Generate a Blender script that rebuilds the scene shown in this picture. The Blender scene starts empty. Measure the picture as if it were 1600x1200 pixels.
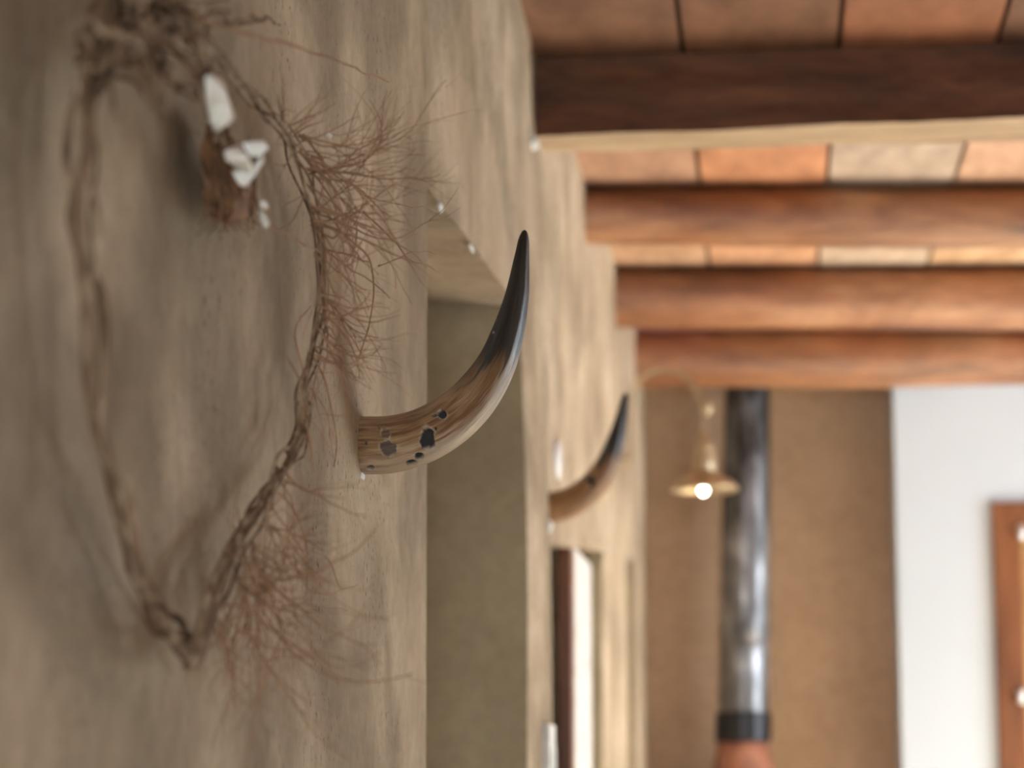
import bpy, bmesh, math, random
import numpy as np
from mathutils import Vector, noise
random.seed(7)
# ---------------------------------------------------------------- camera, world, lights
EYE = 1.35                                   # camera height above the floor
FPX = 3777.0                                 # focal length in pixels of a 1600 wide frame
PITCH = math.atan(600/FPX); YAW = math.atan(412/FPX*math.cos(PITCH))
sc = bpy.context.scene
cam = bpy.data.cameras.new('camera'); cam_o = bpy.data.objects.new('camera', cam)
sc.collection.objects.link(cam_o); sc.camera = cam_o
cam.sensor_width = 36; cam.lens = FPX/1600*36; cam.clip_start = .05
cam_o.location = (0, 0, EYE)
Fv = Vector((-math.sin(YAW)*math.cos(PITCH), math.cos(YAW)*math.cos(PITCH), math.sin(PITCH)))
Rv = Vector((math.cos(YAW), math.sin(YAW), 0)); Uv = Rv.cross(Fv)
cam_o.rotation_euler = Fv.to_track_quat('-Z', 'Y').to_euler()
cam.dof.use_dof = True; cam.dof.focus_distance = 2.30; cam.dof.aperture_fstop = 5.2
sc.view_settings.view_transform = 'Standard'; sc.view_settings.look = 'None'
sc.view_settings.gamma = 1; sc.view_settings.exposure = 0.16

w = bpy.data.worlds.new('sky'); sc.world = w; w.use_nodes = True
bg = w.node_tree.nodes['Background']; bg.inputs[0].default_value = (.72, .86, 1, 1); bg.inputs[1].default_value = 2.2

def lamp(name, kind, loc, energy, color, aim=None, **kw):
    l = bpy.data.lights.new(name, kind); l.energy = energy; l.color = color
    for k, v in kw.items(): setattr(l, k, v)
    o = bpy.data.objects.new(name, l); o.location = loc; sc.collection.objects.link(o)
    if aim: o.rotation_euler = (Vector(aim)-Vector(loc)).to_track_quat('-Z', 'Y').to_euler()
    return o
# windows of the right wall: (y0, y1), floor-based sill and head heights
WIN = [(4.9, 6.9)]; SILL, HEAD, RX = .35, 2.25, 3.2
WE = [140]
for (a, b), e in zip(WIN, WE):               # daylight entering each window
    lamp('window_and_fill_light', 'AREA', (RX+.35, (a+b)/2, (SILL+HEAD)/2), e, (.84, .92, 1),
         (0, (a+b)/2, 1.2), shape='RECTANGLE', size=b-a, size_y=HEAD-SILL)
lamp('window_and_fill_light', 'AREA', (.40, -2.85, 1.3), 110, (.88, .94, 1), (.40, 2, 1.3), shape='RECTANGLE', size=.8, size_y=1.6)  # added fill lamp behind the camera, brightens the surfaces that face it
lamp('sun', 'SUN', (6, 8, 6), 60.0, (1, .92, .80), (6-1.0, 8-.03, 6-.80), angle=math.radians(1.5))

# ---------------------------------------------------------------- helpers
def ray(px, py): return Fv*FPX + Rv*(px-800) + Uv*(600-py)
def onx(px, py, x):                          # point of the picture on the plane x = const
    r = ray(px, py); return Vector((0, 0, EYE)) + r*(x/r.x)
def ony(px, py, y):
    r = ray(px, py); return Vector((0, 0, EYE)) + r*(y/r.y)
MATS = {}
def newmat(name):
    m = bpy.data.materials.new(name); m.use_nodes = True; MATS[name] = m
    nt = m.node_tree; return m, nt, nt.nodes['Principled BSDF']
def N(nt, t, **kw):
    n = nt.nodes.new(t)
    for k, v in kw.items():
        if k in n.inputs: n.inputs[k].default_value = v
        else: setattr(n, k, v)
    return n
def coords(nt, scale=(1, 1, 1)):
    tc = N(nt, 'ShaderNodeTexCoord'); mp = N(nt, 'ShaderNodeMapping')
    mp.inputs['Scale'].default_value = scale
    nt.links.new(tc.outputs['Object'], mp.inputs['Vector']); return mp.outputs['Vector']
def ramp(nt, fac, stops):
    r = N(nt, 'ShaderNodeValToRGB'); e = r.color_ramp.elements
    while len(e) < len(stops): e.new(.5)
    for k, (p, c) in enumerate(stops): e[k].position = p; e[k].color = (*c, 1)
    nt.links.new(fac, r.inputs['Fac']); return r.outputs['Color']
def tex(nt, vec, scale, detail=5, rough=.55, dist=0):
    n = N(nt, 'ShaderNodeTexNoise'); n.inputs['Scale'].default_value = scale
    n.inputs['Detail'].default_value = detail; n.inputs['Roughness'].default_value = rough
    n.inputs['Distortion'].default_value = dist
    nt.links.new(vec, n.inputs['Vector']); return n.outputs['Fac']
def mix(nt, a, b, fac, mode='MIX'):
    m = N(nt, 'ShaderNodeMix', data_type='RGBA', blend_type=mode)
    for s, v in ((6, a), (7, b), (0, fac)):
        if hasattr(v, 'is_linked'): nt.links.new(v, m.inputs[s])
        else: m.inputs[s].default_value = v if s == 0 else (*v, 1)
    return m.outputs[2]
def bump(nt, bsdf, h, dist, strength=1, prev=None):
    b = N(nt, 'ShaderNodeBump'); b.inputs['Distance'].default_value = dist; b.inputs['Strength'].default_value = strength
    nt.links.new(h, b.inputs['Height'])
    if prev is not None: nt.links.new(prev, b.inputs['Normal'])
    nt.links.new(b.outputs[0], bsdf.inputs['Normal']); return b.outputs[0]
def noisemat(name, c1, c2, scale=(1, 1, 1), s=4, rough=.8, bscale=None, bdist=.002, metal=0, spec=.3, detail=5, c3=None):
    m, nt, b = newmat(name); v = coords(nt, scale)
    st = [(.32, c1), (.68, c2)] if c3 is None else [(.30, c1), (.52, c2), (.72, c3)]
    nt.links.new(ramp(nt, tex(nt, v, s, detail), st), b.inputs['Base Color'])
    b.inputs['Roughness'].default_value = rough; b.inputs['Metallic'].default_value = metal
    b.inputs['Specular IOR Level'].default_value = spec
    if bscale: bump(nt, b, tex(nt, v, bscale, 6, .6), bdist)
    return m
def plaster(name, c_dark, c_mid, c_light, pit=.0022):
    m, nt, b = newmat(name); v = coords(nt)
    big = ramp(nt, tex(nt, v, 3.2, 6, .62, .6), [(.30, c_dark), (.52, c_mid), (.72, c_light)])
    sm = ramp(nt, tex(nt, v, 38, 5, .7), [(.30, (.86, .85, .84)), (.62, (1.03, 1.03, 1.03))])
    col = mix(nt, big, sm, 1.0, 'MULTIPLY')
    v2 = coords(nt, (1, 1, .25))
    straw = ramp(nt, tex(nt, v2, 120, 3, .6), [(.66, (1, 1, 1)), (.74, (.62, .55, .47))])
    col = mix(nt, col, straw, .7, 'MULTIPLY')
    if pit > .001:
        v3 = coords(nt, (1, 1, .7))
        por = ramp(nt, tex(nt, v3, 150, 3, .6), [(.32, (.34, .31, .27)), (.40, (1, 1, 1)), (.66, (1, 1, 1)), (.74, (1.18, 1.17, 1.15))])
        patchm = ramp(nt, tex(nt, v3, 5, 3, .5), [(.46, (.04,)*3), (.60, (1,)*3)])
        mm = N(nt, 'ShaderNodeMix', data_type='RGBA', blend_type='MULTIPLY'); nt.links.new(col, mm.inputs[6]); nt.links.new(por, mm.inputs[7]); nt.links.new(patchm, mm.inputs[0]); col = mm.outputs[2]
    nt.links.new(col, b.inputs['Base Color'])
    b.inputs['Roughness'].default_value = .92; b.inputs['Specular IOR Level'].default_value = .15
    n1 = bump(nt, b, tex(nt, v, 9, 5, .6), .010, .5)
    pm = ramp(nt, tex(nt, v, 4.5, 3, .5), [(.42, (.06,)*3), (.60, (1,)*3)])      # patches of coarse sand
    g = N(nt, 'ShaderNodeMath', operation='MULTIPLY')
    nt.links.new(tex(nt, v, 210, 6, .75), g.inputs[0]); nt.links.new(pm, g.inputs[1])
    bump(nt, b, g.outputs[0], pit*2.2, 1, n1)
    return m
def wood(name, c1, c2, c3, axis=0, rough=.6, s=5, spec=.3, stretch=.12):
    sc_ = [1, 1, 1]; sc_[axis] = stretch
    m, nt, b = newmat(name); v = coords(nt, sc_)
    a = ramp(nt, tex(nt, v, s, 7, .6, .8), [(.28, c1), (.50, c2), (.74, c3)])
    g = ramp(nt, tex(nt, v, s*7, 5, .7), [(.30, (.55, .5, .48)), (.60, (1.05, 1.05, 1.05))])
    nt.links.new(mix(nt, a, g, .8, 'MULTIPLY'), b.inputs['Base Color'])
    b.inputs['Roughness'].default_value = rough; b.inputs['Specular IOR Level'].default_value = spec
    bump(nt, b, tex(nt, v, s*5, 6, .7), .006)
    return m

def link(name, me, mat, parent=None, smooth=True):
    o = bpy.data.objects.new(name, me); sc.collection.objects.link(o)
    if mat: me.materials.append(mat)
    if smooth:
        me.polygons.foreach_set('use_smooth', [True]*len(me.polygons))
    if parent is not None:
        o.parent = parent; o.matrix_parent_inverse = parent.matrix_world.inverted()
    return o
class MB:
    def __init__(s): s.v = []; s.f = []; s.c = []
    def add(s, vs, fs):
        n = len(s.v); s.v += [tuple(p) for p in vs]; s.f += [tuple(i+n for i in f) for f in fs]
    def box(s, a, b):
        x0, y0, z0 = a; x1, y1, z1 = b
        s.add([(x0,y0,z0),(x1,y0,z0),(x1,y1,z0),(x0,y1,z0),(x0,y0,z1),(x1,y0,z1),(x1,y1,z1),(x0,y1,z1)],
              [(0,3,2,1),(4,5,6,7),(0,1,5,4),(1,2,6,5),(2,3,7,6),(3,0,4,7)])
    def grid(s, fn, nu, nv):                 # surface patch fn(u, v)
        vs = [fn(i/nu, j/nv) for i in range(nu+1) for j in range(nv+1)]
        s.add(vs, [(i*(nv+1)+j, (i+1)*(nv+1)+j, (i+1)*(nv+1)+j+1, i*(nv+1)+j+1) for i in range(nu) for j in range(nv)])
    def tube(s, pts, rad, seg=7, cap=True):
        pts = [Vector(p) for p in pts]; n = len(pts)
        if not hasattr(rad, '__len__'): rad = [rad]*n
        vs = []; up = None
        for i in range(n):
            t = (pts[min(i+1, n-1)]-pts[max(i-1, 0)])
            t = t.normalized() if t.length > 1e-9 else Vector((0, 0, 1))
            if up is None: up = t.orthogonal().normalized()
            up = (up - t*up.dot(t)); up = up.normalized() if up.length > 1e-6 else t.orthogonal().normalized()
            w_ = t.cross(up)
            for k in range(seg):
                a = 2*math.pi*k/seg; vs.append(pts[i]+(up*math.cos(a)+w_*math.sin(a))*rad[i])
        fs = [(i*seg+k, i*seg+(k+1) % seg, (i+1)*seg+(k+1) % seg, (i+1)*seg+k) for i in range(n-1) for k in range(seg)]
        if cap: fs += [tuple(range(seg))[::-1], tuple((n-1)*seg+k for k in range(seg))]
        s.add(vs, fs)
    def lathe(s, prof, cx, cy, seg=40, tilt=(0, 0), cap=True):      # prof: (radius, z); tilt moves the axis with z
        vs = [(cx+tilt[0]*z+r*math.cos(2*math.pi*k/seg), cy+tilt[1]*z+r*math.sin(2*math.pi*k/seg), z) for r, z in prof for k in range(seg)]
        n = len(prof)
        fs = [(i*seg+k, i*seg+(k+1) % seg, (i+1)*seg+(k+1) % seg, (i+1)*seg+k) for i in range(n-1) for k in range(seg)]
        s.add(vs, fs + ([tuple(range(seg))[::-1], tuple((n-1)*seg+k for k in range(seg))] if cap else []))
    def mesh(s, name, fix=True):
        me = bpy.data.meshes.new(name); me.from_pydata(s.v, [], s.f); me.update()
        if fix:
            bm = bmesh.new(); bm.from_mesh(me); bmesh.ops.recalc_face_normals(bm, faces=bm.faces); bm.to_mesh(me); bm.free()
        return me
    def build(s, name, mat, parent=None, smooth=True, fix=True, bevel=0):
        o = link(name, s.mesh(name, fix), mat, parent, smooth)
        if bevel:
            b = o.modifiers.new('bevel', 'BEVEL'); b.width = bevel; b.segments = 3; b.limit_method = 'ANGLE'
        return o
def struct(o): o['kind'] = 'structure'; return o
def tag(o, label, cat, group=None):
    o['label'] = label; o['category'] = cat
    if group: o['group'] = group
    return o
def empty(name, loc):
    o = bpy.data.objects.new(name, None); o.empty_display_size = .05; o.location = loc
    sc.collection.objects.link(o); bpy.context.view_layer.update(); return o
def spline(pts, n=8):                        # Catmull-Rom through the points
    P = [Vector(p) for p in pts]; P = [P[0]*2-P[1]] + P + [P[-1]*2-P[-2]]; out = []
    for i in range(1, len(P)-2):
        for k in range(n):
            t = k/n; a, b, c, d = P[i-1], P[i], P[i+1], P[i+2]
            out.append(.5*((2*b)+(c-a)*t+(2*a-5*b+4*c-d)*t*t+(3*b-a-3*c+d)*t**3))
    out.append(P[-2]); return out
def lerp(x, xs, ys): return float(np.interp(x, xs, ys))

# ---------------------------------------------------------------- materials
M_wall = plaster('earth plaster', (.32, .245, .165), (.42, .335, .235), (.54, .445, .335))
M_jamb = plaster('smooth shaded plaster', (.33, .265, .165), (.37, .30, .19), (.42, .345, .225), pit=.0008)  # jamb faces: no pores, shade worked in as a darker olive tone
M_far = plaster('brown plaster', (.50, .355, .24), (.54, .39, .27), (.59, .44, .31), pit=.0008)
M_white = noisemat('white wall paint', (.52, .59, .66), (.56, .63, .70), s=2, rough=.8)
M_floor = noisemat('pale floor tile', (.56, .49, .38), (.68, .60, .47), s=3, rough=.55)
M_beam = wood('dark red brown log', (.055, .022, .010), (.13, .050, .020), (.24, .095, .040), 0, .55, s=8, stretch=.25)
M_beam2 = wood('orange brown log', (.10, .034, .012), (.32, .13, .05), (.60, .34, .18), 0, .36, s=8, spec=.9, stretch=.2)
M_under = wood('pale underside wood', (.32, .22, .13), (.50, .37, .235), (.60, .48, .34), 0, .8)
M_brown = wood('brown stained wood', (.10, .035, .013), (.22, .085, .032), (.33, .14, .055), 2, .4)
M_recess_shade = noisemat('recess shade', (.012, .008, .006), (.02, .014, .01), rough=.9)  # near-black colour carries the shade deep in the recess
M_brass = noisemat('aged cream brass', (.34, .25, .14), (.50, .40, .26), s=30, rough=.38, metal=.6)
M_stem = noisemat('dry vine bark', (.05, .027, .014), (.20, .125, .07), scale=(1, 1, .3), s=60, rough=.85, bscale=160, bdist=.002, c3=(.46, .36, .24))
M_root = noisemat('reddish brown rootlet', (.21, .115, .06), (.35, .21, .12), s=40, rough=.8)
M_shell = noisemat('white shell', (.60, .57, .47), (.74, .72, .66), s=25, rough=.35, spec=.5)
M_husk = noisemat('brown husk', (.06, .028, .012), (.24, .12, .05), s=50, rough=.8)
M_clay = noisemat('fired clay', (.22, .075, .04), (.36, .16, .10), s=9, rough=.8, c3=(.17, .08, .055))

# ---------------------------------------------------------------- left wall with its openings
E0 = EYE
CEIL = 1.30
def XW(y, h):                                # face of the left wall, h = height relative to the eye
    if y <= 4.22:
        x = -.400
        if y > 3.3: x += (y-3.3)/.9*lerp(h, [0, .1, .38, 1.1], [.015, .015, .015, -.018])
    else:
        x = lerp(y, [4.22, 4.45, 5.3, 6.2, 8], [-.425, -.413, -.405, -.395, -.395])
    x += .0035*noise.noise(Vector((y*2.3, h*1.7, 3.1))) + .0016*noise.noise(Vector((y*8, h*3.5, 8.1)))
    return x
def patch(mb, y0, y1, h0, h1, step=.035):    # h0 / h1 may be functions of y
    f0 = h0 if callable(h0) else (lambda y: h0); f1 = h1 if callable(h1) else (lambda y: h1)
    ny = max(2, int((y1-y0)/step)); nz = max(2, int((f1(y0)-f0(y0))/.05))
    def fn(u, v):
        y = y0+(y1-y0)*u; h = f0(y)+(f1(y)-f0(y))*v
        return (XW(min(max(y, y0), y1-1e-6) if y1 <= 4.2201 else max(y, 4.2201) if y0 >= 4.21 else y, h), y, h+E0)
    mb.grid(fn, ny, nz)
YJ, YF = 2.79, 3.85                          # near and far jamb of the opening
lint = lambda y: lerp(y, [YJ, YF], [.685, .740])
TOP = CEIL+.12
wl = MB()
patch(wl, -2.5, YJ, -E0, TOP); patch(wl, YJ, YF, lint, TOP, .025); patch(wl, YF, 4.22, -E0, TOP, .02)
def jamb(mb, y, h0, h1, depth, nz=40):
    mb.grid(lambda u, v: (XW(y, h0+(h1-h0)*v)*(1-u) + (XW(y, 0)-depth)*u, y, h0+(h1-h0)*v+E0), 6, nz)
jamb(wl, YJ, -E0, lint(YJ), .6); jamb(wl, YF, -E0, lint(YF)+.012, .6)
wl.grid(lambda u, v: (XW(YJ+(YF-YJ)*u, lint(YJ+(YF-YJ)*u))-.6*v, YJ+(YF-YJ)*u, lint(YJ+(YF-YJ)*u)+E0+.03*math.sin(math.pi*v*.5)), 30, 8)  # soffit
wl.grid(lambda u, v: (-1.0, YJ-.02+(YF-YJ+.04)*u, TOP*v+(1-v)*-E0+E0), 4, 4)                          # back of the opening
wl.grid(lambda u, v: (XW(4.2199, -E0+(TOP+E0)*v)*(1-u)-.45*u, 4.22, -E0+(TOP+E0)*v+E0), 2, 40)        # end of the thick wall
ya, yb = 4.40, 5.70; yc, yd = 6.60, 6.92
topa = lambda y: lerp(y, [ya, yb], [.405, .506])
patch(wl, 4.2201, ya, -E0, TOP); patch(wl, ya, yb, topa, TOP); patch(wl, yb, yc, -E0, TOP)
patch(wl, yc, yd, .585, TOP); patch(wl, yd, 7.75, -E0, TOP)
jamb(wl, yb, -E0, topa(yb), .35); jamb(wl, ya, -E0, topa(ya), .35)
wl.grid(lambda u, v: (XW(ya+(yb-ya)*u, .45)-.35*v, ya+(yb-ya)*u, topa(ya+(yb-ya)*u)+E0), 20, 3)
jamb(wl, yc, -E0, .585, .12); jamb(wl, yd, -E0, .585, .12)
wl.box((-.52, yc-.01, 0), (-.515, yd+.01, E0+.6)); wl.box((-.515, yc, E0+.585), (-.395, yd, E0+.59))
o = wl.build('wall_left', M_wall, fix=False); struct(o)
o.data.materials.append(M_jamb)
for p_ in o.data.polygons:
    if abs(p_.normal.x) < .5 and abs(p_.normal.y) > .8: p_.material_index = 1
cl = MB(); cl.box((-.80, ya-.02, 0), (-.755, yb+.02, E0+.6)); o = cl.build('shade_backing_1', M_recess_shade, smooth=False); struct(o)  # board behind the recess, its unlit depth painted as near-black

# a bright filler seam along the lintel edge
# ---------------------------------------------------------------- other walls, floor, ceiling
YW = 7.65
b = MB(); b.grid(lambda u, v: (-.6+1.05*u, YW, (E0+TOP)*v), 8, 8); struct(b.build('wall_far', M_far, fix=False))
b = MB()
dx0, dz1, yq = .655, .785+E0, 7.33           # white wall in front of the far wall, with the door
b.box((.374, yq, 0), (dx0, YW+.1, TOP+E0)); b.box((dx0, yq, dz1), (dx0+1.1, YW+.1, TOP+E0)); b.box((dx0+1.1, yq, 0), (RX+.02, YW+.1, TOP+E0))
struct(b.build('wall_white', M_white, smooth=False))
b = MB(); b.box((-.6, -2.6, -.1), (RX+.3, YW+.3, 0)); struct(b.build('floor', M_floor, smooth=False))
b = MB(); b.box((-.6, -2.6, 0), (0, -2.5, TOP+E0)); b.box((.8, -2.6, 0), (RX+.2, -2.5, TOP+E0)); b.box((0, -2.6, 2.15), (.8, -2.5, TOP+E0)); b.box((0, -2.6, 0), (.8, -2.5, .45)); struct(b.build('wall_back', M_wall, smooth=False))  # unseen back wall; its opening is added for the fill lamp
b = MB()
ys = [-2.6] + [t for w_ in WIN for t in w_] + [YW+.1]
for i in range(0, len(ys), 2): b.box((RX, ys[i], 0), (RX+.25, ys[i+1], TOP+E0))
for a_, b_ in WIN: b.box((RX, a_, 0), (RX+.25, b_, SILL)); b.box((RX, a_, HEAD), (RX+.25, b_, TOP+E0))
struct(b.build('wall_right', M_white, smooth=False))
for n, (a_, b_) in enumerate(WIN):
    f = MB()
    for y in (a_, (a_+b_)/2-.025, b_-.05): f.box((RX+.08, y, SILL), (RX+.13, y+.05, HEAD))
    for z in (SILL, HEAD-.05): f.box((RX+.08, a_, z), (RX+.13, b_, z+.05))
    struct(f.build('window_%d' % (n+2), M_brown, smooth=False))

# ceiling: clay tiles laid on the logs, dark joints between them
beamY = lambda i, x: [4.375-.02*x, 5.375+.09*x, 6.275+.09*x, 7.215+.09*x][i]
vs = MB(); cols = []
edges = [-2.6, -1.6, -.6, .4, 1.4, 2.35, 3.35, 4.39, 5.38, 6.28, 7.22, 7.8]
rnd = random.Random(3)
pal = {7: [(.24,.12,.07), (.24,.115,.06), (.36,.15,.075), (.21,.105,.06), (.26,.14,.085)],  # near row darkened: shade beside the squared beam painted into the tiles
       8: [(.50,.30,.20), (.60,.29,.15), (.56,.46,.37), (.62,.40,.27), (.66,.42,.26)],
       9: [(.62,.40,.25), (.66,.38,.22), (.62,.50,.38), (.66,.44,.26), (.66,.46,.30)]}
xs0 = [-.43, -.148, .145, .415, .70]
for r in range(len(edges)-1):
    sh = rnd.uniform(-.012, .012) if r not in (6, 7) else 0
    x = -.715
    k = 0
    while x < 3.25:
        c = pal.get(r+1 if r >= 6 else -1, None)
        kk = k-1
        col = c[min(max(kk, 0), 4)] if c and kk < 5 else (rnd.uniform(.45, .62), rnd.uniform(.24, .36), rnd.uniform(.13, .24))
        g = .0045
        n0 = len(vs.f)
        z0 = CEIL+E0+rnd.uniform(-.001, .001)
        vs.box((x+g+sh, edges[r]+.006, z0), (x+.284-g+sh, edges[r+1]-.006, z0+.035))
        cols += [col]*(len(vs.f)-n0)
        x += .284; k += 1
vs.box((-.75, -2.6, CEIL+E0+.028), (RX+.2, 7.8, CEIL+E0+.06)); cols += [(.03, .02, .015)]*6
me = vs.mesh('ceiling', False)
ca = me.color_attributes.new('tile', 'FLOAT_COLOR', 'CORNER')
buf = []
for p, c in zip(me.polygons, cols): buf += [*c, 1]*len(p.vertices)
ca.data.foreach_set('color', buf)
m, nt, bs = newmat('clay ceiling tile')
at = N(nt, 'ShaderNodeVertexColor'); at.layer_name = 'tile'
v = coords(nt, (1, .35, 1))
cc = mix(nt, at.outputs['Color'], ramp(nt, tex(nt, v, 14, 6, .65), [(.3, (.58, .52, .48)), (.7, (1.0, .99, .98))]), 1, 'MULTIPLY')
nt.links.new(cc, bs.inputs['Base Color']); bs.inputs['Roughness'].default_value = .8
bump(nt, bs, tex(nt, v, 60, 5, .6), .002)
struct(link('ceiling', me, m, None, False))

# ---------------------------------------------------------------- log beams
def log(idx, r0, r1, mat, label, seed, sag=0.0):
    mb = MB(); seg = 40; n = 130; x0, x1 = -.47, RX+.02
    for i in range(n+1):
        x = x0+(x1-x0)*i/n; t = (x+.4)/1.1; r = r0+(r1-r0)*min(max(t, 0), 1.6)
        r *= 1+.05*noise.noise(Vector((x*2.2, seed, 0)))
        for k in range(seg):
            a = 2*math.pi*k/seg
            d = 1+.07*noise.noise(Vector((x*1.6, math.cos(a)*1.1+seed, math.sin(a)*1.1)))+.02*noise.noise(Vector((x*7, math.cos(a)*3+seed, math.sin(a)*3)))
            z = CEIL-.001-r+r*d*math.sin(a); z = min(z, CEIL-.002)
            mb.v.append((x, beamY(idx, x)+r*d*math.cos(a), z+E0))
    for i in range(n):
        for k in range(seg): mb.f.append((i*seg+k, i*seg+(k+1) % seg, (i+1)*seg+(k+1) % seg, (i+1)*seg+k))
    mb.f += [tuple(range(seg)), tuple(n*seg+k for k in range(seg))]
    o = mb.build('ceiling_beam', mat); tag(o, label, 'beam'); return o
log(1, .064, .071, M_beam2, 'round brown log beam just behind the squared beam with a pale underside', 5.3)
log(2, .078, .083, M_beam2, 'reddish log beam third from the camera, below the strip of clay ceiling tiles', 9.7)
log(3, .084, .083, M_beam2, 'farthest and lowest orange brown log beam, directly above the flue pipe and white wall', 2.9)
# the squared nearest beam: dark sides, pale underside
nb = MB(); seg = 28; n = 150
sect = [(-1, -1), (1, -1), (1, 1), (-1, 1)]
def bsec(x):
    dep = lerp(x, [-.45, .5, 3], [.085, .115, .11]); bot = lerp(x, [-.45, -.4, .48, 3], [1.147, 1.147, 1.158, 1.15])
    bot += .003*noise.noise(Vector((x*5, 0, 0)))+.0015*noise.noise(Vector((x*17, 4, 0)))
    yf = 4.30-.0*x; pts = []
    yb_ = yf+dep*1.9
    for q in range(9): pts.append((yf+.004*noise.noise(Vector((x*4, q*.4, 7))), bot+(CEIL-.003-bot)*(8-q)/8 if q < 8 else bot))
    for q in range(1, 9):
        u = q/8; pts.append((yf+(yb_-yf)*u, bot+.004*noise.noise(Vector((x*6, q*.7, 2)))+(.03*max(0, u-.8)/.2)))
    for q in range(1, 9): pts.append((yb_+.006*math.sin(q/8*3), bot+.03+(CEIL-.003-bot-.03)*q/8))
    return pts
rows = [bsec(-.47+(RX+.49)*i/n) for i in range(n+1)]
L = len(rows[0])
for i, rr in enumerate(rows):
    for y, z in rr: nb.v.append((-.47+(RX+.49)*i/n, y, z+E0))
under = []
for i in range(n):
    for k in range(L):
        nb.f.append((i*L+k, i*L+(k+1) % L, (i+1)*L+(k+1) % L, (i+1)*L+k)); under.append(1 if 8 <= k < 16 else 0)
nb.f += [tuple(range(L)), tuple(n*L+k for k in range(L))]; under += [0, 0]
o = nb.build('ceiling_beam', M_beam, smooth=False)
o.data.materials.append(M_under)
for p, u in zip(o.data.polygons, under): p.material_index = u
tag(o, 'nearest ceiling beam, squared dark brown timber with a pale underside', 'beam')

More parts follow.
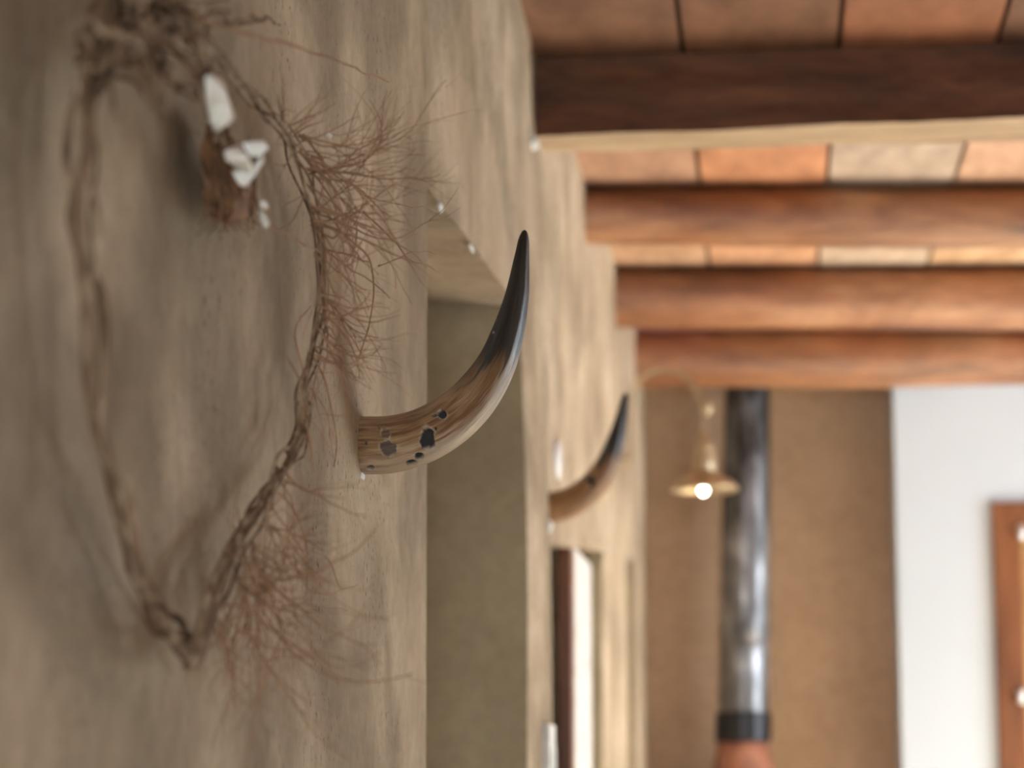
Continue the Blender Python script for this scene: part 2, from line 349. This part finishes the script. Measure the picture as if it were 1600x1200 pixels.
# ---------------------------------------------------------------- horns
m, nt, bs = newmat('horn'); MH = m
at = N(nt, 'ShaderNodeVertexColor'); at.layer_name = 'horn'
nt.links.new(at.outputs['Color'], bs.inputs['Base Color'])
uvn = N(nt, 'ShaderNodeUVMap'); mp = N(nt, 'ShaderNodeMapping'); mp.inputs['Scale'].default_value = (3, 60, 1)
nt.links.new(uvn.outputs[0], mp.inputs[0]); bump(nt, bs, tex(nt, mp.outputs[0], 3, 4, .65), .0018)
rg = N(nt, 'ShaderNodeMath', operation='MULTIPLY_ADD'); rg.inputs[1].default_value = -.62; rg.inputs[2].default_value = .92
nt.links.new(at.outputs['Alpha'], rg.inputs[0]); nt.links.new(rg.outputs[0], bs.inputs['Roughness'])
bs.inputs['Specular IOR Level'].default_value = .5
def horn(name, label, Y, spine, widths, pits, darkstart, seed, nt_=380, ns=180, pale=.75):
    C = spline([ony(x, y, Y+dy) for x, y, dy in spine], 24)
    # even out along the length
    d = [0]
    for i in range(1, len(C)): d.append(d[-1]+(C[i]-C[i-1]).length)
    Ltot = d[-1]; px2m = Y/FPX/ (math.cos(YAW)*math.cos(PITCH))*1.0
    base = C[0]
    pos = []; rad = []
    for i in range(nt_+1):
        s = i/nt_*Ltot; k = min(np.searchsorted(d, s, 'right')-1, len(C)-2); f = (s-d[k])/(d[k+1]-d[k]+1e-12)
        pos.append(C[k].lerp(C[k+1], min(f, 1)))
    wt = [a for a, _ in widths]; ww = [b_ for _, b_ in widths]
    # smooth radius
    rr = np.array([lerp(i/nt_, wt, ww) for i in range(nt_+1)])*px2m/2
    ker = np.ones(25)/25; rs = np.convolve(np.pad(rr, 12, 'edge'), ker, 'valid'); 
    e = np.clip((np.arange(nt_+1)/nt_-.955)/.045, 0, 1)
    rs = rs*np.sqrt(np.clip(1-e*e, 0, 1)); rs[-1] = 1e-5
    verts = np.zeros(((nt_+1), ns, 3)); nor = np.zeros_like(verts); cen = np.array([list(p) for p in pos])
    for i in range(nt_+1):
        t = (pos[min(i+2, nt_)]-pos[max(i-2, 0)]).normalized(); yv = Vector((0, 1, 0)); u = (yv-t*t.dot(yv)).normalized(); v_ = t.cross(u)
        ang = np.arange(ns)/ns*2*math.pi
        nn = np.outer(np.cos(ang), list(u))+np.outer(np.sin(ang), list(v_))
        nor[i] = nn; verts[i] = cen[i]+nn*rs[i]
    # place the worm holes: nearest camera-facing surface point of each, then a mask in surface distance
    eye = np.array([0, 0, EYE]); rel = verts-eye
    fz = rel@np.array(Fv); X = 800+FPX*(rel@np.array(Rv))/fz; Yp = 600-FPX*(rel@np.array(Uv))/fz
    facing = (nor*rel).sum(2) < 0
    depth = np.zeros((nt_+1, ns)); 
    tl = np.zeros((nt_+1, ns, 3))
    nz = lambda p, s_, o_=0: noise.noise(Vector((p[0]*s_+o_, p[1]*s_, p[2]*s_)))
    rim = np.zeros((nt_+1, ns))
    for (hx, hy, rx, ry, dp) in pits:
        D = np.hypot(X-hx, Yp-hy)+(~facing)*1e6; i0, k0 = np.unravel_index(np.argmin(D), D.shape); c = verts[i0, k0]
        q = verts-c; near = (np.abs(q).sum(2) < .05)
        tx = (np.array(Rv)); tz = np.array(Uv)
        ex = q@tx/(rx*px2m); ez = q@tz/(ry*px2m); ey = (q@np.array(Fv))/(max(rx, ry)*px2m*2.2)
        dist = np.sqrt(ex*ex+ez*ez+ey*ey)
        for i, k in np.argwhere(near & (dist < 2.4)):
            dd = dist[i, k]+.26*nz(verts[i, k], 170, seed)+.12*nz(verts[i, k], 400, seed+4)
            m_ = min(max((1.08-dd)/.2, 0), 1); m_ = m_*m_*(3-2*m_)
            depth[i, k] = max(depth[i, k], m_*dp)
            r_ = min(max((1.45-dd)/.35, 0), 1)*(1-m_); rim[i, k] = max(rim[i, k], r_)
    dd_ = np.minimum(depth*.0045, rs[:, None]*.35)
    verts = verts-nor*dd_[:, :, None]
    # horn colours: tan base, charcoal tip, pale outer curve
    col = np.zeros((nt_+1, ns, 4))
    tan1 = np.array([.44, .27, .135]); tan2 = np.array([.19, .095, .038]); cream = np.array([.58, .47, .34]); dark = np.array([.020, .015, .012]); grey = np.array([.085, .066, .052])
    for i in range(nt_+1):
        t = i/nt_
        for k in range(ns):
            a = 2*math.pi*k/ns; ca_, sa = math.cos(a), math.sin(a)
            st = noise.fractal(Vector((ca_*5, sa*5, t*5+seed)), .7, 2.0, 4)
            fine = noise.noise(Vector((ca_*22, sa*22, t*12+seed)))
            patchn = noise.noise(Vector((ca_*1.2, sa*1.2, t*6+seed+3)))
            g = min(max(.5+1.0*st+.3*fine+.25*patchn, 0), 1)
            c = tan2*(1-g)+tan1*g
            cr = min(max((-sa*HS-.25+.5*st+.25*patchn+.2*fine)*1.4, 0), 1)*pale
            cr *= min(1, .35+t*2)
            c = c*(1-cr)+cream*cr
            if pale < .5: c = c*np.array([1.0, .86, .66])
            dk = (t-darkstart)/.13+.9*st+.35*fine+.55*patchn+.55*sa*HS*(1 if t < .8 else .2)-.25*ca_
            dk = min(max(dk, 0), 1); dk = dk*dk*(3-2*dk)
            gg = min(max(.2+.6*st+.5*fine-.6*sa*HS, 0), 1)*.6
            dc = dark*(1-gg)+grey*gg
            c = c*(1-dk)+dc*dk
            if t < .03: c = c*(.55+.45*t/.03)  # contact shade at the wall, painted into the horn base
            r_ = rim[i, k]*min(max(.45+1.6*nz(verts[i, k], 260, 3.3), 0), 1); c = c*(1-r_)+np.array([.52, .43, .33])*r_
            p_ = min(depth[i, k]*1.3, 1); inner = np.array([.034, .030, .028])*(1.0 if depth[i, k] > .75 else 2.2)
            c = c*(1-p_)+inner*p_
            col[i, k, :3] = c; col[i, k, 3] = 1-p_
    idx = np.arange((nt_+1)*ns).reshape(nt_+1, ns)
    a = idx[:-1]; b_ = np.roll(idx, -1, 1)[:-1]; c_ = np.roll(idx, -1, 1)[1:]; d_ = idx[1:]
    F = np.stack([a, b_, c_, d_], -1).reshape(-1, 4)
    me = bpy.data.meshes.new(name); bl = verts.reshape(-1, 3)-np.array(base)
    me.from_pydata(bl.tolist(), [], F.tolist()+[idx[0].tolist()[::-1]]); me.update()
    at_ = me.color_attributes.new('horn', 'FLOAT_COLOR', 'POINT'); at_.data.foreach_set('color', col.reshape(-1).astype(np.float32))
    uv = me.uv_layers.new(name='UVMap')
    li = np.zeros(len(me.loops), dtype=np.int32); me.loops.foreach_get('vertex_index', li)
    uu = np.stack([(li//ns)/nt_, np.abs((li % ns)/ns-.5)*2], -1); uv.data.foreach_set('uv', uu.reshape(-1).astype(np.float32))
    bm = bmesh.new(); bm.from_mesh(me); bmesh.ops.recalc_face_normals(bm, faces=bm.faces); bm.to_mesh(me); bm.free()
    o = link(name, me, MH); o.location = base; tag(o, label, 'horn', 'bull horns on the wall')
    return o
HS = 1.0
YH = 2.335
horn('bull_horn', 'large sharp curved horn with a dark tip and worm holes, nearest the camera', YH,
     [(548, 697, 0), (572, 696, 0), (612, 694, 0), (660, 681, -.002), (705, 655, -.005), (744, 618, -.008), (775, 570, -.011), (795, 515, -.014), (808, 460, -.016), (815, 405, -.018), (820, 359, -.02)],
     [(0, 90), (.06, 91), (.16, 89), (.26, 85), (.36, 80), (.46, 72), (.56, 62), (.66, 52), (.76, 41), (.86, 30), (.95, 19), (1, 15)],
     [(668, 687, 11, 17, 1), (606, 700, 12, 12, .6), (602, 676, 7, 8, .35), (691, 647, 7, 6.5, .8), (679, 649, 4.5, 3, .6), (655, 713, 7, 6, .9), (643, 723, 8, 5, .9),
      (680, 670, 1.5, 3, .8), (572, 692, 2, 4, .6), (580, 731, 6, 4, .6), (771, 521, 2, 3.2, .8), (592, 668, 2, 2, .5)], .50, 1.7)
horn('bull_horn', 'smaller blurred horn farther away, above the window recess and beside the wall lamp', 4.47,
     [(846, 795, 0), (862, 793, 0), (890, 785, 0), (918, 767, -.004), (940, 742, -.008), (955, 712, -.01), (965, 680, -.012), (972, 648, -.014), (978, 613, -.016)],
     [(0, 47), (.12, 48), (.3, 45), (.45, 41), (.6, 34), (.75, 25), (.9, 15), (1, 9)],
     [(924, 752, 5, 9, 1), (918, 747, 6, 4, 1)], .52, 5.2, 160, 80, .25)

# bits of filler
def blob(name, c, r, mat, seed, n=14):
    mb = MB(); vs_ = []
    for i in range(n+1):
        th = math.pi*i/n
        for k in range(2*n):
            ph = math.pi*k/n; d = Vector((math.sin(th)*math.cos(ph), math.sin(th)*math.sin(ph), math.cos(th)))
            q = 1+.35*noise.noise(d*1.7+Vector((seed, 0, 0))); vs_.append((c[0]+d.x*r[0]*q, c[1]+d.y*r[1]*q, c[2]+d.z*r[2]*q))
    m2 = 2*n
    mb.add(vs_, [(i*m2+k, i*m2+(k+1) % m2, (i+1)*m2+(k+1) % m2, (i+1)*m2+k) for i in range(n) for k in range(m2)])
    return mb.build(name, mat)
M_fill = noisemat('white filler', (.62, .62, .58), (.78, .78, .75), s=40, rough=.8)
p = onx(838, 236, -.414); tag(blob('filler_dab', (p.x, 4.20, p.z), (.010, .02, .012), M_fill, 1), 'white dab of filler on the wall just under the squared beam', 'filler')
p = onx(857, 822, -.388); tag(blob('filler_dab', (-.389, 4.20, p.z), (.008, .015, .012), M_fill, 2), 'small white dab of filler on the wall edge below the far horn', 'filler')
p = ony(578, 743, YH); tag(blob('filler_dab', (-.400, YH, p.z), (.0025, .010, .005), M_fill, 3), 'tiny pale drip of filler under the base of the nearest horn', 'filler')
p = onx(688, 324, -.401); tag(blob('filler_dab', (-.401, p.y, p.z), (.003, .014, .006), M_fill, 5), 'chip of pale filler at the near end of the lintel edge, by the root tips', 'filler')
p = onx(737, 388, -.401); tag(blob('filler_dab', (-.401, p.y, p.z), (.002, .022, .004), M_fill, 6), 'long faint smear of filler halfway along the sloping lintel edge', 'filler')
p = onx(868, 718, -.412); mb = MB()  # thin white oval set against the wall
mb.lathe([(0.001, 0), (.9, 0), (1, .004), (.95, .009), (.6, .011), (.001, .011)], 0, 0, 36)
o = mb.build('wall_disc', noisemat('glossy white', (.8, .8, .8), (.88, .88, .88), rough=.15, spec=.6))
o.data.transform(__import__('mathutils').Matrix.Rotation(math.pi/2, 4, 'Y')); o.scale = (1, .055, .040); o.location = (XW(p.y, .6)-.001, p.y, p.z)
tag(o, 'small white oval plaque on the wall above the base of the far horn', 'disc')
sw = empty('light_switch', (-.385, 4.12, E0+.02))
mb = MB(); mb.box((-.390, 4.07, E0-.05), (-.374, 4.165, E0+.073)); mb.build('switch_box', M_fill, sw, False, bevel=.003)
mb = MB(); mb.box((-.375, 4.10, E0-.01), (-.370, 4.135, E0+.035)); mb.build('rocker', M_fill, sw, False, bevel=.001)
tag(sw, 'pale switch box low on the edge of the thick wall beside the window recess', 'switch')

# ---------------------------------------------------------------- window recess in the left wall
w1 = empty('window_1', (-.43, 5.0, 0)); struct(w1)
mb = MB(); mb.box((-.443, 4.98, 0), (-.4135, 5.06, topa(5.0)+E0+.0)); mb.build('frame_post', M_brown, w1, False, bevel=.003)
m, nt, bs = newmat('peeling white paint'); v = coords(nt)
f1 = tex(nt, v, 22, 5, .7)
nt.links.new(ramp(nt, f1, [(.60, (.56, .55, .52)), (.66, (.16, .10, .06))]), bs.inputs['Base Color']); bs.inputs['Roughness'].default_value = .7
M_peel = m
mb = MB(); mb.box((-.452, 5.06, 0), (-.4255, 5.692, topa(5.3)+E0-.0)); mb.build('panel', M_peel, w1, False, bevel=.004)
mb = MB(); mb.box((-.426, 5.08, 0), (-.4235, 5.12, topa(5.1)+E0-.05)); mb.build('panel_batten', M_brown, w1, False)

# ---------------------------------------------------------------- door in the white wall
d1 = empty('door_1', (dx0, yq, 0)); struct(d1)
mb = MB(); mb.box((dx0, yq-.02, 0), (dx0+.085, yq+.10, dz1)); mb.box((dx0+.085, yq-.02, dz1-.085), (dx0+1.015, yq+.10, dz1)); mb.box((dx0+1.015, yq-.02, 0), (dx0+1.1, yq+.10, dz1))
mb.build('door_frame', M_brown, d1, False, bevel=.004)
mb = MB(); mb.box((dx0+.088, yq+.03, 0), (dx0+.18, yq+.07, dz1-.088)); mb.box((dx0+.92, yq+.03, 0), (dx0+1.01, yq+.07, dz1-.088))
mb.box((dx0+.18, yq+.03, dz1-.2), (dx0+.92, yq+.07, dz1-.088)); mb.box((dx0+.18, yq+.03, 0), (dx0+.92, yq+.07, .9))
mb.build('door_leaf', wood('golden wood', (.35, .19, .06), (.50, .30, .11), (.62, .42, .2), 2, .5), d1, False, bevel=.003)
mb = MB(); mb.box((dx0+.18, yq+.045, .9), (dx0+.92, yq+.055, dz1-.2)); mb.build('door_pane', noisemat('pale door glass', (.6, .66, .7), (.7, .75, .78), rough=.1), d1, False)
M_pale = noisemat('pale metal', (.7, .7, .7), (.8, .8, .8), rough=.3, metal=.7)
for py_ in (832, 1088):
    q = ony(1596, py_, yq-.02); mb = MB(); mb.lathe([(.009, q.z-.022), (.012, q.z-.018), (.012, q.z+.018), (.009, q.z+.022)], q.x, yq-.026, 16)
    mb.build('hinge', M_pale, d1)

# ---------------------------------------------------------------- chimney flue
ch = empty('stove_flue', (-.095, 7.47, 0))
tag(ch, 'tall sooty metal flue pipe with a black collar in front of the brown far wall', 'flue')
m, nt, bs = newmat('sooty galvanised metal'); v = coords(nt, (1, 1, .35))
tc = N(nt, 'ShaderNodeTexCoord'); sx = N(nt, 'ShaderNodeSeparateXYZ'); nt.links.new(tc.outputs['Object'], sx.inputs[0])
mr = N(nt, 'ShaderNodeMapRange'); mr.inputs[1].default_value = 1.8; mr.inputs[2].default_value = 2.6; nt.links.new(sx.outputs['Z'], mr.inputs[0])
ad = N(nt, 'ShaderNodeMath', operation='MULTIPLY_ADD'); nt.links.new(mr.outputs[0], ad.inputs[0]); ad.inputs[1].default_value = .22
nt.links.new(tex(nt, v, 9, 5, .6), ad.inputs[2])
c = ramp(nt, ad.outputs[0], [(.44, (.60, .62, .65)), (.56, (.22, .22, .23)), (.72, (.04, .038, .036))])
nt.links.new(c, bs.inputs['Base Color']); bs.inputs['Metallic'].default_value = .75; bs.inputs['Roughness'].default_value = .38
M_flue = m
tl_ = (.026, 0)
def sect_(name, z0, z1, r0, r1, mat):
    mb = MB(); mb.lathe([(r0*.97, z0), (r0, z0+.004)]+[(r0+(r1-r0)*i/10, z0+(z1-z0)*i/10) for i in range(1, 10)]+[(r1, z1-.004), (r1*.97, z1)], -.0985-tl_[0]*E0, 7.47, 48, tl_)
    return mb.build(name, mat, ch)
sect_('pipe_section', E0+.14, E0+.385, .0765, .0755, M_flue)
sect_('pipe_section', E0+.380, E0+CEIL, .0785, .069, M_flue)
sect_('collar', E0+.078, E0+.168, .085, .085, noisemat('black iron', (.02, .02, .022), (.04, .04, .045), rough=.35, metal=.5))
mb = MB(); mb.lathe([(.25, 0), (.30, .2), (.31, .5), (.26, .8), (.17, 1.05), (.115, 1.25), (.092, E0), (.080, E0+.05), (.076, E0+.09)], -.098, 7.47-.0, 48)
for i_, v_ in enumerate(mb.v):
    mb.v[i_] = (v_[0], min(v_[1], 7.645), v_[2])
mb.v = [(max(x, -.385), y, z) for x, y, z in mb.v]
mb.build('clay_hood', M_clay, ch)

# ---------------------------------------------------------------- gooseneck wall lamp
YL = 6.50
wlp = empty('wall_lamp', ony(975, 722, YL)); tag(wlp, 'small cream brass gooseneck wall lamp with a lit bulb under a cone shade', 'lamp')
xw = XW(YL, .82)
q = ony(975, 722, YL)
mb = MB(); mb.tube([(xw-.003, YL, q.z), (xw+.010, YL, q.z)], .016, 20); mb.build('wall_mount', M_brass, wlp)
pts = [(xw+.008, YL, q.z)]+[tuple(ony(a, b_, YL)) for a, b_ in [(985, 719), (986, 690), (986, 650), (988, 612), (1003, 590), (1030, 578), (1060, 583), (1083, 602), (1097, 630)]]
mb = MB(); mb.tube(spline(pts, 8), .0058, 10); mb.build('arm', M_brass, wlp)
def lz(py): return ony(1100, py, YL).z
cx = ony(1100, 700, YL).x
def lat(name, prof, mat, x=cx, seg=40):
    mb = MB(); mb.lathe(prof, x, YL, seg); return mb.build(name, mat, wlp)
lat('joint', [(.001, lz(651)), (.010, lz(648)), (.015, lz(640)), (.014, lz(632)), (.009, lz(627)), (.001, lz(625))], M_brass, ony(1104, 638, YL).x, 24)
lat('finial', [(.004, lz(690)), (.0035, lz(650)), (.002, lz(646))], M_brass)
lat('socket', [(.018, lz(742)), (.031, lz(736)), (.030, lz(714)), (.024, lz(706)), (.028, lz(700)), (.022, lz(693)), (.012, lz(686)), (.011, lz(676)), (.004, lz(670))], M_brass)
R_ = .0915
mb = MB(); mb.lathe([(.018, lz(731)), (.024, lz(734)), (R_*.40, lz(740)), (R_*.70, lz(748)), (R_*.93, lz(757)), (R_*.99, lz(762)), (R_*1.01, lz(766)), (R_*.98, lz(768)), (R_*.95, lz(765)),
              (R_*.90, lz(760)), (R_*.68, lz(751)), (R_*.38, lz(743)), (.018, lz(738))], cx, YL, 48, cap=False); mb.build('shade', M_brass, wlp)
m, nt, bs = newmat('lit bulb'); bs.inputs['Emission Color'].default_value = (1, .93, .82, 1); bs.inputs['Emission Strength'].default_value = 14
zb = lz(765)
lat('bulb', [(.001, zb-.016), (.007, zb-.0125), (.0108, zb-.006), (.0115, zb), (.010, zb+.008), (.009, zb+.018), (.009, zb+.03)], m, cx-.003, 24)

# ---------------------------------------------------------------- twig wreath on the near wall
WR = empty('twig_wreath', onx(300, 1030, -.39)); tag(WR, 'large wreath of dry vine stems, fine roots and white shells on the near wall', 'wreath')
def W(px, py, off): return onx(px, py, -.400+off)
def strand(mb, pts, r0, r1, jit=.004, seed=0, n=10, seg=8):
    P = spline([W(*p) for p in pts], n); out = []; rr = []
    for i, p in enumerate(P):
        d = Vector((noise.noise(p*14+Vector((seed, 0, 0)))*.6, noise.noise(p*14+Vector((0, seed, 5)))*1.2, noise.noise(p*14+Vector((3, 0, seed)))))*jit
        t = i/(len(P)-1); out.append(p+d); rr.append((r0+(r1-r0)*t)*(1+.35*noise.noise(p*45+Vector((seed, 1, 1)))))
    mb.tube(out, rr, seg); return out
leftp = [(185, -60), (160, 20), (138, 110), (125, 210), (118, 320), (130, 430), (145, 560), (155, 680), (180, 780), (210, 870), (245, 960), (300, 1035)]
mb = MB()
for s_, (dx, off, r) in enumerate([(0, .022, .0034), (13, .030, .0024), (-11, .014, .0021), (6, .034, .0013), (20, .02, .001)]):
    strand(mb, [(a+dx*(1-abs(b_-500)/900), b_, off) for a, b_ in leftp], r*1.1, r, .020, s_*3.1)
mb.build('vine_stem', M_stem, WR)
rightp = [(296, 1040), (330, 950), (368, 862), (402, 795), (436, 738), (462, 688), (474, 640), (470, 600), (488, 545), (499, 480), (496, 400), (486, 330), (466, 255), (430, 190), (380, 140), (330, 90), (270, 30), (240, -50)]
mb = MB()
for s_, (dx, off, r) in enumerate([(0, .024, .0018), (8, .034, .0013), (-7, .018, .0012), (13, .028, .0009), (-2, .04, .001)]):
    rs_ = strand(mb, [(a+dx*(1 if i_ > 0 else .2), b_, off) for i_, (a, b_) in enumerate(rightp)], r*1.35, r*.6, .010, 20+s_*2.7)
mb.build('vine_stem', M_stem, WR)
mb = MB()   # bundle at the foot, right branch
for s_ in range(5):
    e = random.Random(s_); strand(mb, [(300+e.uniform(-4, 8), 1030, .03), (335+e.uniform(-14, 16), 930+e.uniform(-10, 10), .035), (372+e.uniform(-12, 18), 850, .03), (405+e.uniform(-8, 12), 790, .024), (440+e.uniform(-8, 8), 735, .02)], .0034, .0014, .007, 40+s_)
strand(mb, [(200, 740, .04), (208, 850, .045), (228, 930, .045), (262, 985, .04), (300, 1035, .035)], .0028, .0034, .005, 61)
strand(mb, [(474, 636, .03), (470, 668, .03), (452, 705, .03)], .0062, .0040, .001, 63)
mb.build('vine_offshoot', M_stem, WR)
mb = MB()   # tangle across the top
for s_ in range(34):
    e = random.Random(100+s_)
    x0, y0 = e.uniform(120, 260), e.uniform(-50, 120); a = e.uniform(-.6, 1.3); l = e.uniform(60, 190)
    pp = [(x0, y0, e.uniform(.01, .06))]
    for j in range(3):
        a += e.uniform(-.6, .6); pp.append((pp[-1][0]+math.cos(a)*l/3, pp[-1][1]+math.sin(a)*l/3, e.uniform(.01, .07)))
    strand(mb, pp, .0022, .0010, .01, s_, 8, 6)
for s_ in range(9):
    e = random.Random(300+s_); strand(mb, [(285+e.uniform(-20, 20), 10, .04), (310+e.uniform(-10, 10), 70, .05), (325+e.uniform(-10, 14), 130, .04), (345+e.uniform(-22, 22), 215, .03), (352+e.uniform(-22, 22), 290, .02)], .0018, .0012, .008, 70+s_)
mb.build('stem_tangle', M_stem, WR)

# roots: three-dimensional branching growth away from the stems
def grow(mb, p, d, r, length, depth, e, droop=.0):
    curl = Vector((e.gauss(0, .04), e.gauss(0, .09), e.gauss(0, .075)))
    pts = [p.copy()]; step = .006; n = max(4, int(length/step)); rr = [r]; kids = []
    for i in range(n):
        d = (d+Vector((e.gauss(0, .10), e.gauss(0, .14), e.gauss(0, .12)-droop))+curl).normalized()
        q = pts[-1]+d*step
        if q.x < -.396: q.x = -.396; d.x = abs(d.x)*.6+.05
        pts.append(q); rr.append(r*(1-.62*(i+1)/n))
        if depth > 0 and i > 1 and e.random() < .17: kids.append((q.copy(), (d+Vector((e.gauss(0, .35), e.gauss(0, .45), e.gauss(0, .5)))).normalized(), rr[-1]*.72, length*(1-i/n)*e.uniform(.45, .95)+.01))
    mb.tube(pts, rr, 5 if r < .0007 else 6, False)
    for k in kids: grow(mb, k[0], k[1], k[2], k[3], depth-1, e, droop)
def spray(name, seeds, seed):
    e = random.Random(seed); mb = MB()
    for (px, py, off, dirv, n, ln, r) in seeds:
        for _ in range(n):
            d = Vector(dirv)+Vector((e.gauss(0, .22), e.gauss(0, .5), e.gauss(0, .36)))
            grow(mb, W(px+e.uniform(-6, 6), py+e.uniform(-26, 26), off+e.uniform(-.006, .008)), d.normalized(), r*e.uniform(.7, 1.2), ln*e.uniform(.6, 1.1), 2, e)
    o = mb.build(name, M_root, WR, fix=False); o['kind'] = 'stuff'; return o
spray('root_fringe', [(470, 235, .03, (.72, .4, -.30), 12, .13, .00085), (482, 270, .03, (.75, .4, -.42), 14, .15, .0009), (490, 330, .03, (.7, .4, -.45), 11, .13, .0009),
                      (455, 205, .03, (.3, .6, .25), 8, .06, .0008), (440, 190, .03, (.05, .5, .5), 8, .045, .0008)], 11)
spray('root_fringe', [(497, 400, .03, (.5, .5, -.55), 7, .09, .0009), (500, 450, .03, (.5, .5, -.5), 8, .09, .0009), (500, 500, .03, (.55, .5, -.25), 10, .085, .0009), (495, 545, .03, (.5, .5, -.3), 8, .075, .0008),
                      (485, 590, .03, (.2, .3, -.9), 4, .07, .0008), (475, 650, .03, (.15, .3, -.9), 4, .07, .0008)], 12)
spray('root_fringe', [(445, 740, .03, (.3, .6, -.6), 6, .08, .0008), (420, 800, .03, (.25, .8, -.5), 6, .08, .0009), (390, 870, .03, (.22, 1, -.45), 14, .16, .0009), (375, 920, .03, (.2, 1, -.3), 14, .17, .0009),
                      (350, 950, .03, (.12, 1, -.4), 6, .09, .0008), (340, 960, .03, (.1, .2, -.9), 4, .05, .0008)], 13)
mb = MB()   # individually placed thin roots
for s_, (pp, r) in enumerate([
    ([(505, 355, .03), (545, 372, .045), (576, 402, .05), (586, 450, .05), (578, 505, .05), (560, 560, .05)], .0012),
    ([(478, 310, .03), (500, 350, .035), (510, 400, .035), (505, 440, .03)], .0010),
    ([(490, 560, .03), (507, 590, .03), (517, 640, .03), (527, 690, .03), (520, 730, .03)], .0011),
    ([(470, 600, .03), (452, 565, .03), (443, 552, .03)], .0011), ([(475, 585, .03), (461, 530, .02), (470, 500, .02), (488, 478, .02)], .0008),
    ([(395, 340, .03), (430, 355, .04), (470, 378, .04), (500, 395, .04)], .0012),
    ([(590, 415, .05), (625, 400, .06), (660, 395, .065), (688, 400, .07)], .0008),
    ([(560, 300, .05), (610, 318, .06), (650, 322, .065), (690, 335, .07)], .0010), ([(570, 330, .05), (615, 375, .06), (645, 405, .065), (705, 432, .07)], .0011),
    ([(385, 900, .03), (372, 850, .03), (392, 822, .03), (425, 825, .035), (442, 850, .04), (440, 885, .035), (420, 905, .03)], .0010),
    ([(330, 945, .03), (390, 947, .04), (450, 944, .04), (545, 955, .045)], .0011), ([(450, 855, .04), (510, 875, .045), (535, 920, .045)], .0009),
    ([(458, 860, .03), (470, 900, .04), (500, 930, .045), (560, 915, .05)], .0008), ([(420, 760, .03), (465, 800, .035), (480, 850, .035), (476, 930, .035)], .0010)]):
    strand(mb, pp, r, r*.5, .004, 200+s_, 8, 6)
mb.build('long_root', M_root, WR)
mb = MB(); strand(mb, [(300, 25, .05), (380, 48, .06), (440, 68, .06), (520, 92, .06), (606, 129, .06)], .0016, .0008, .003, 7)
mb.build('loose_twig', M_root, WR)
# shells: curved pieces with thickness
def shell(name, outline, off, bend, mat=None, seed=0):
    pts = [W(a, b_, off+c_) for a, b_, c_ in outline]; c = sum(pts, Vector())/len(pts); nrm = Vector((1, -.3, 0)).normalized()
    mb = MB(); R2 = 5; m_ = len(pts)
    for side in (0, 1):
        for rr_ in range(R2+1):
            for p in pts:
                f = rr_/R2; q = c+(p-c)*f+nrm*(bend*(1-f*f)+(.0018*(1-f*.6) if side else 0)); mb.v.append(tuple(q))
    H = (R2+1)*m_
    for side in (0, 1):
        for rr_ in range(R2):
            for k in range(m_):
                a = side*H+rr_*m_+k; b2 = side*H+rr_*m_+(k+1) % m_; mb.f.append((a, b2, b2+m_, a+m_))
    for k in range(m_):
        a = R2*m_+k; b2 = R2*m_+(k+1) % m_; mb.f.append((a, b2, b2+H, a+H))
    return mb.build(name, mat or M_shell, WR)
shell('shell', [(320, 120, .01), (331, 117, .01), (343, 121, .01), (350, 150, .012), (364, 187, .015), (350, 198, .012), (336, 207, .01), (328, 190, .006), (321, 155, .006)], .05, .006)
shell('shell', [(350, 236, 0), (372, 226, .004), (384, 245, .008), (394, 268, .01), (385, 272, .006), (365, 260, 0), (352, 250, 0)], .05, .005)
shell('shell', [(378, 224, .01), (412, 219, .02), (418, 232, .02), (405, 246, .018), (388, 243, .01)], .05, .004)
shell('shell', [(392, 262, .01), (408, 240, .02), (412, 250, .018), (396, 275, .012), (384, 292, .01), (374, 290, .006), (362, 268, .002)], .046, .003)
shell('shell', [(402, 328, .0), (409, 332, .004), (420, 352, .006), (414, 357, .003), (405, 345, 0)], .05, .002)
for c_, r_ in (((360, 290), (.012, .030, .014)), ((352, 318), (.013, .035, .012)), ((372, 312), (.01, .025, .012)), ((338, 250), (.008, .03, .02)), ((345, 215), (.006, .03, .008))):
    p = W(*c_, .022); o = blob('husk', p, r_, M_husk, c_[0]*.1); o.parent = WR; o.matrix_parent_inverse = WR.matrix_world.inverted()
p = W(412, 320, .05); o = blob('shell', p, (.003, .005, .003), M_shell, 9); o.parent = WR; o.matrix_parent_inverse = WR.matrix_world.inverted()
p = W(514, 212, .05); o = blob('shell', p, (.002, .004, .002), M_shell, 4); o.parent = WR; o.matrix_parent_inverse = WR.matrix_world.inverted()
mb = MB(); e = random.Random(5)   # husk fibres hanging from the shells
for _ in range(40):
    x0 = e.uniform(330, 400); strand(mb, [(x0, e.uniform(215, 290), .035), (x0+e.uniform(-15, 15), 320+e.uniform(-15, 15), .03), (x0+e.uniform(-30, 30), 345+e.uniform(-20, 25), .015)], .0009, .0005, .005, _, 5, 5)
o = mb.build('husk_fibres', M_husk, WR); o['kind'] = 'stuff'
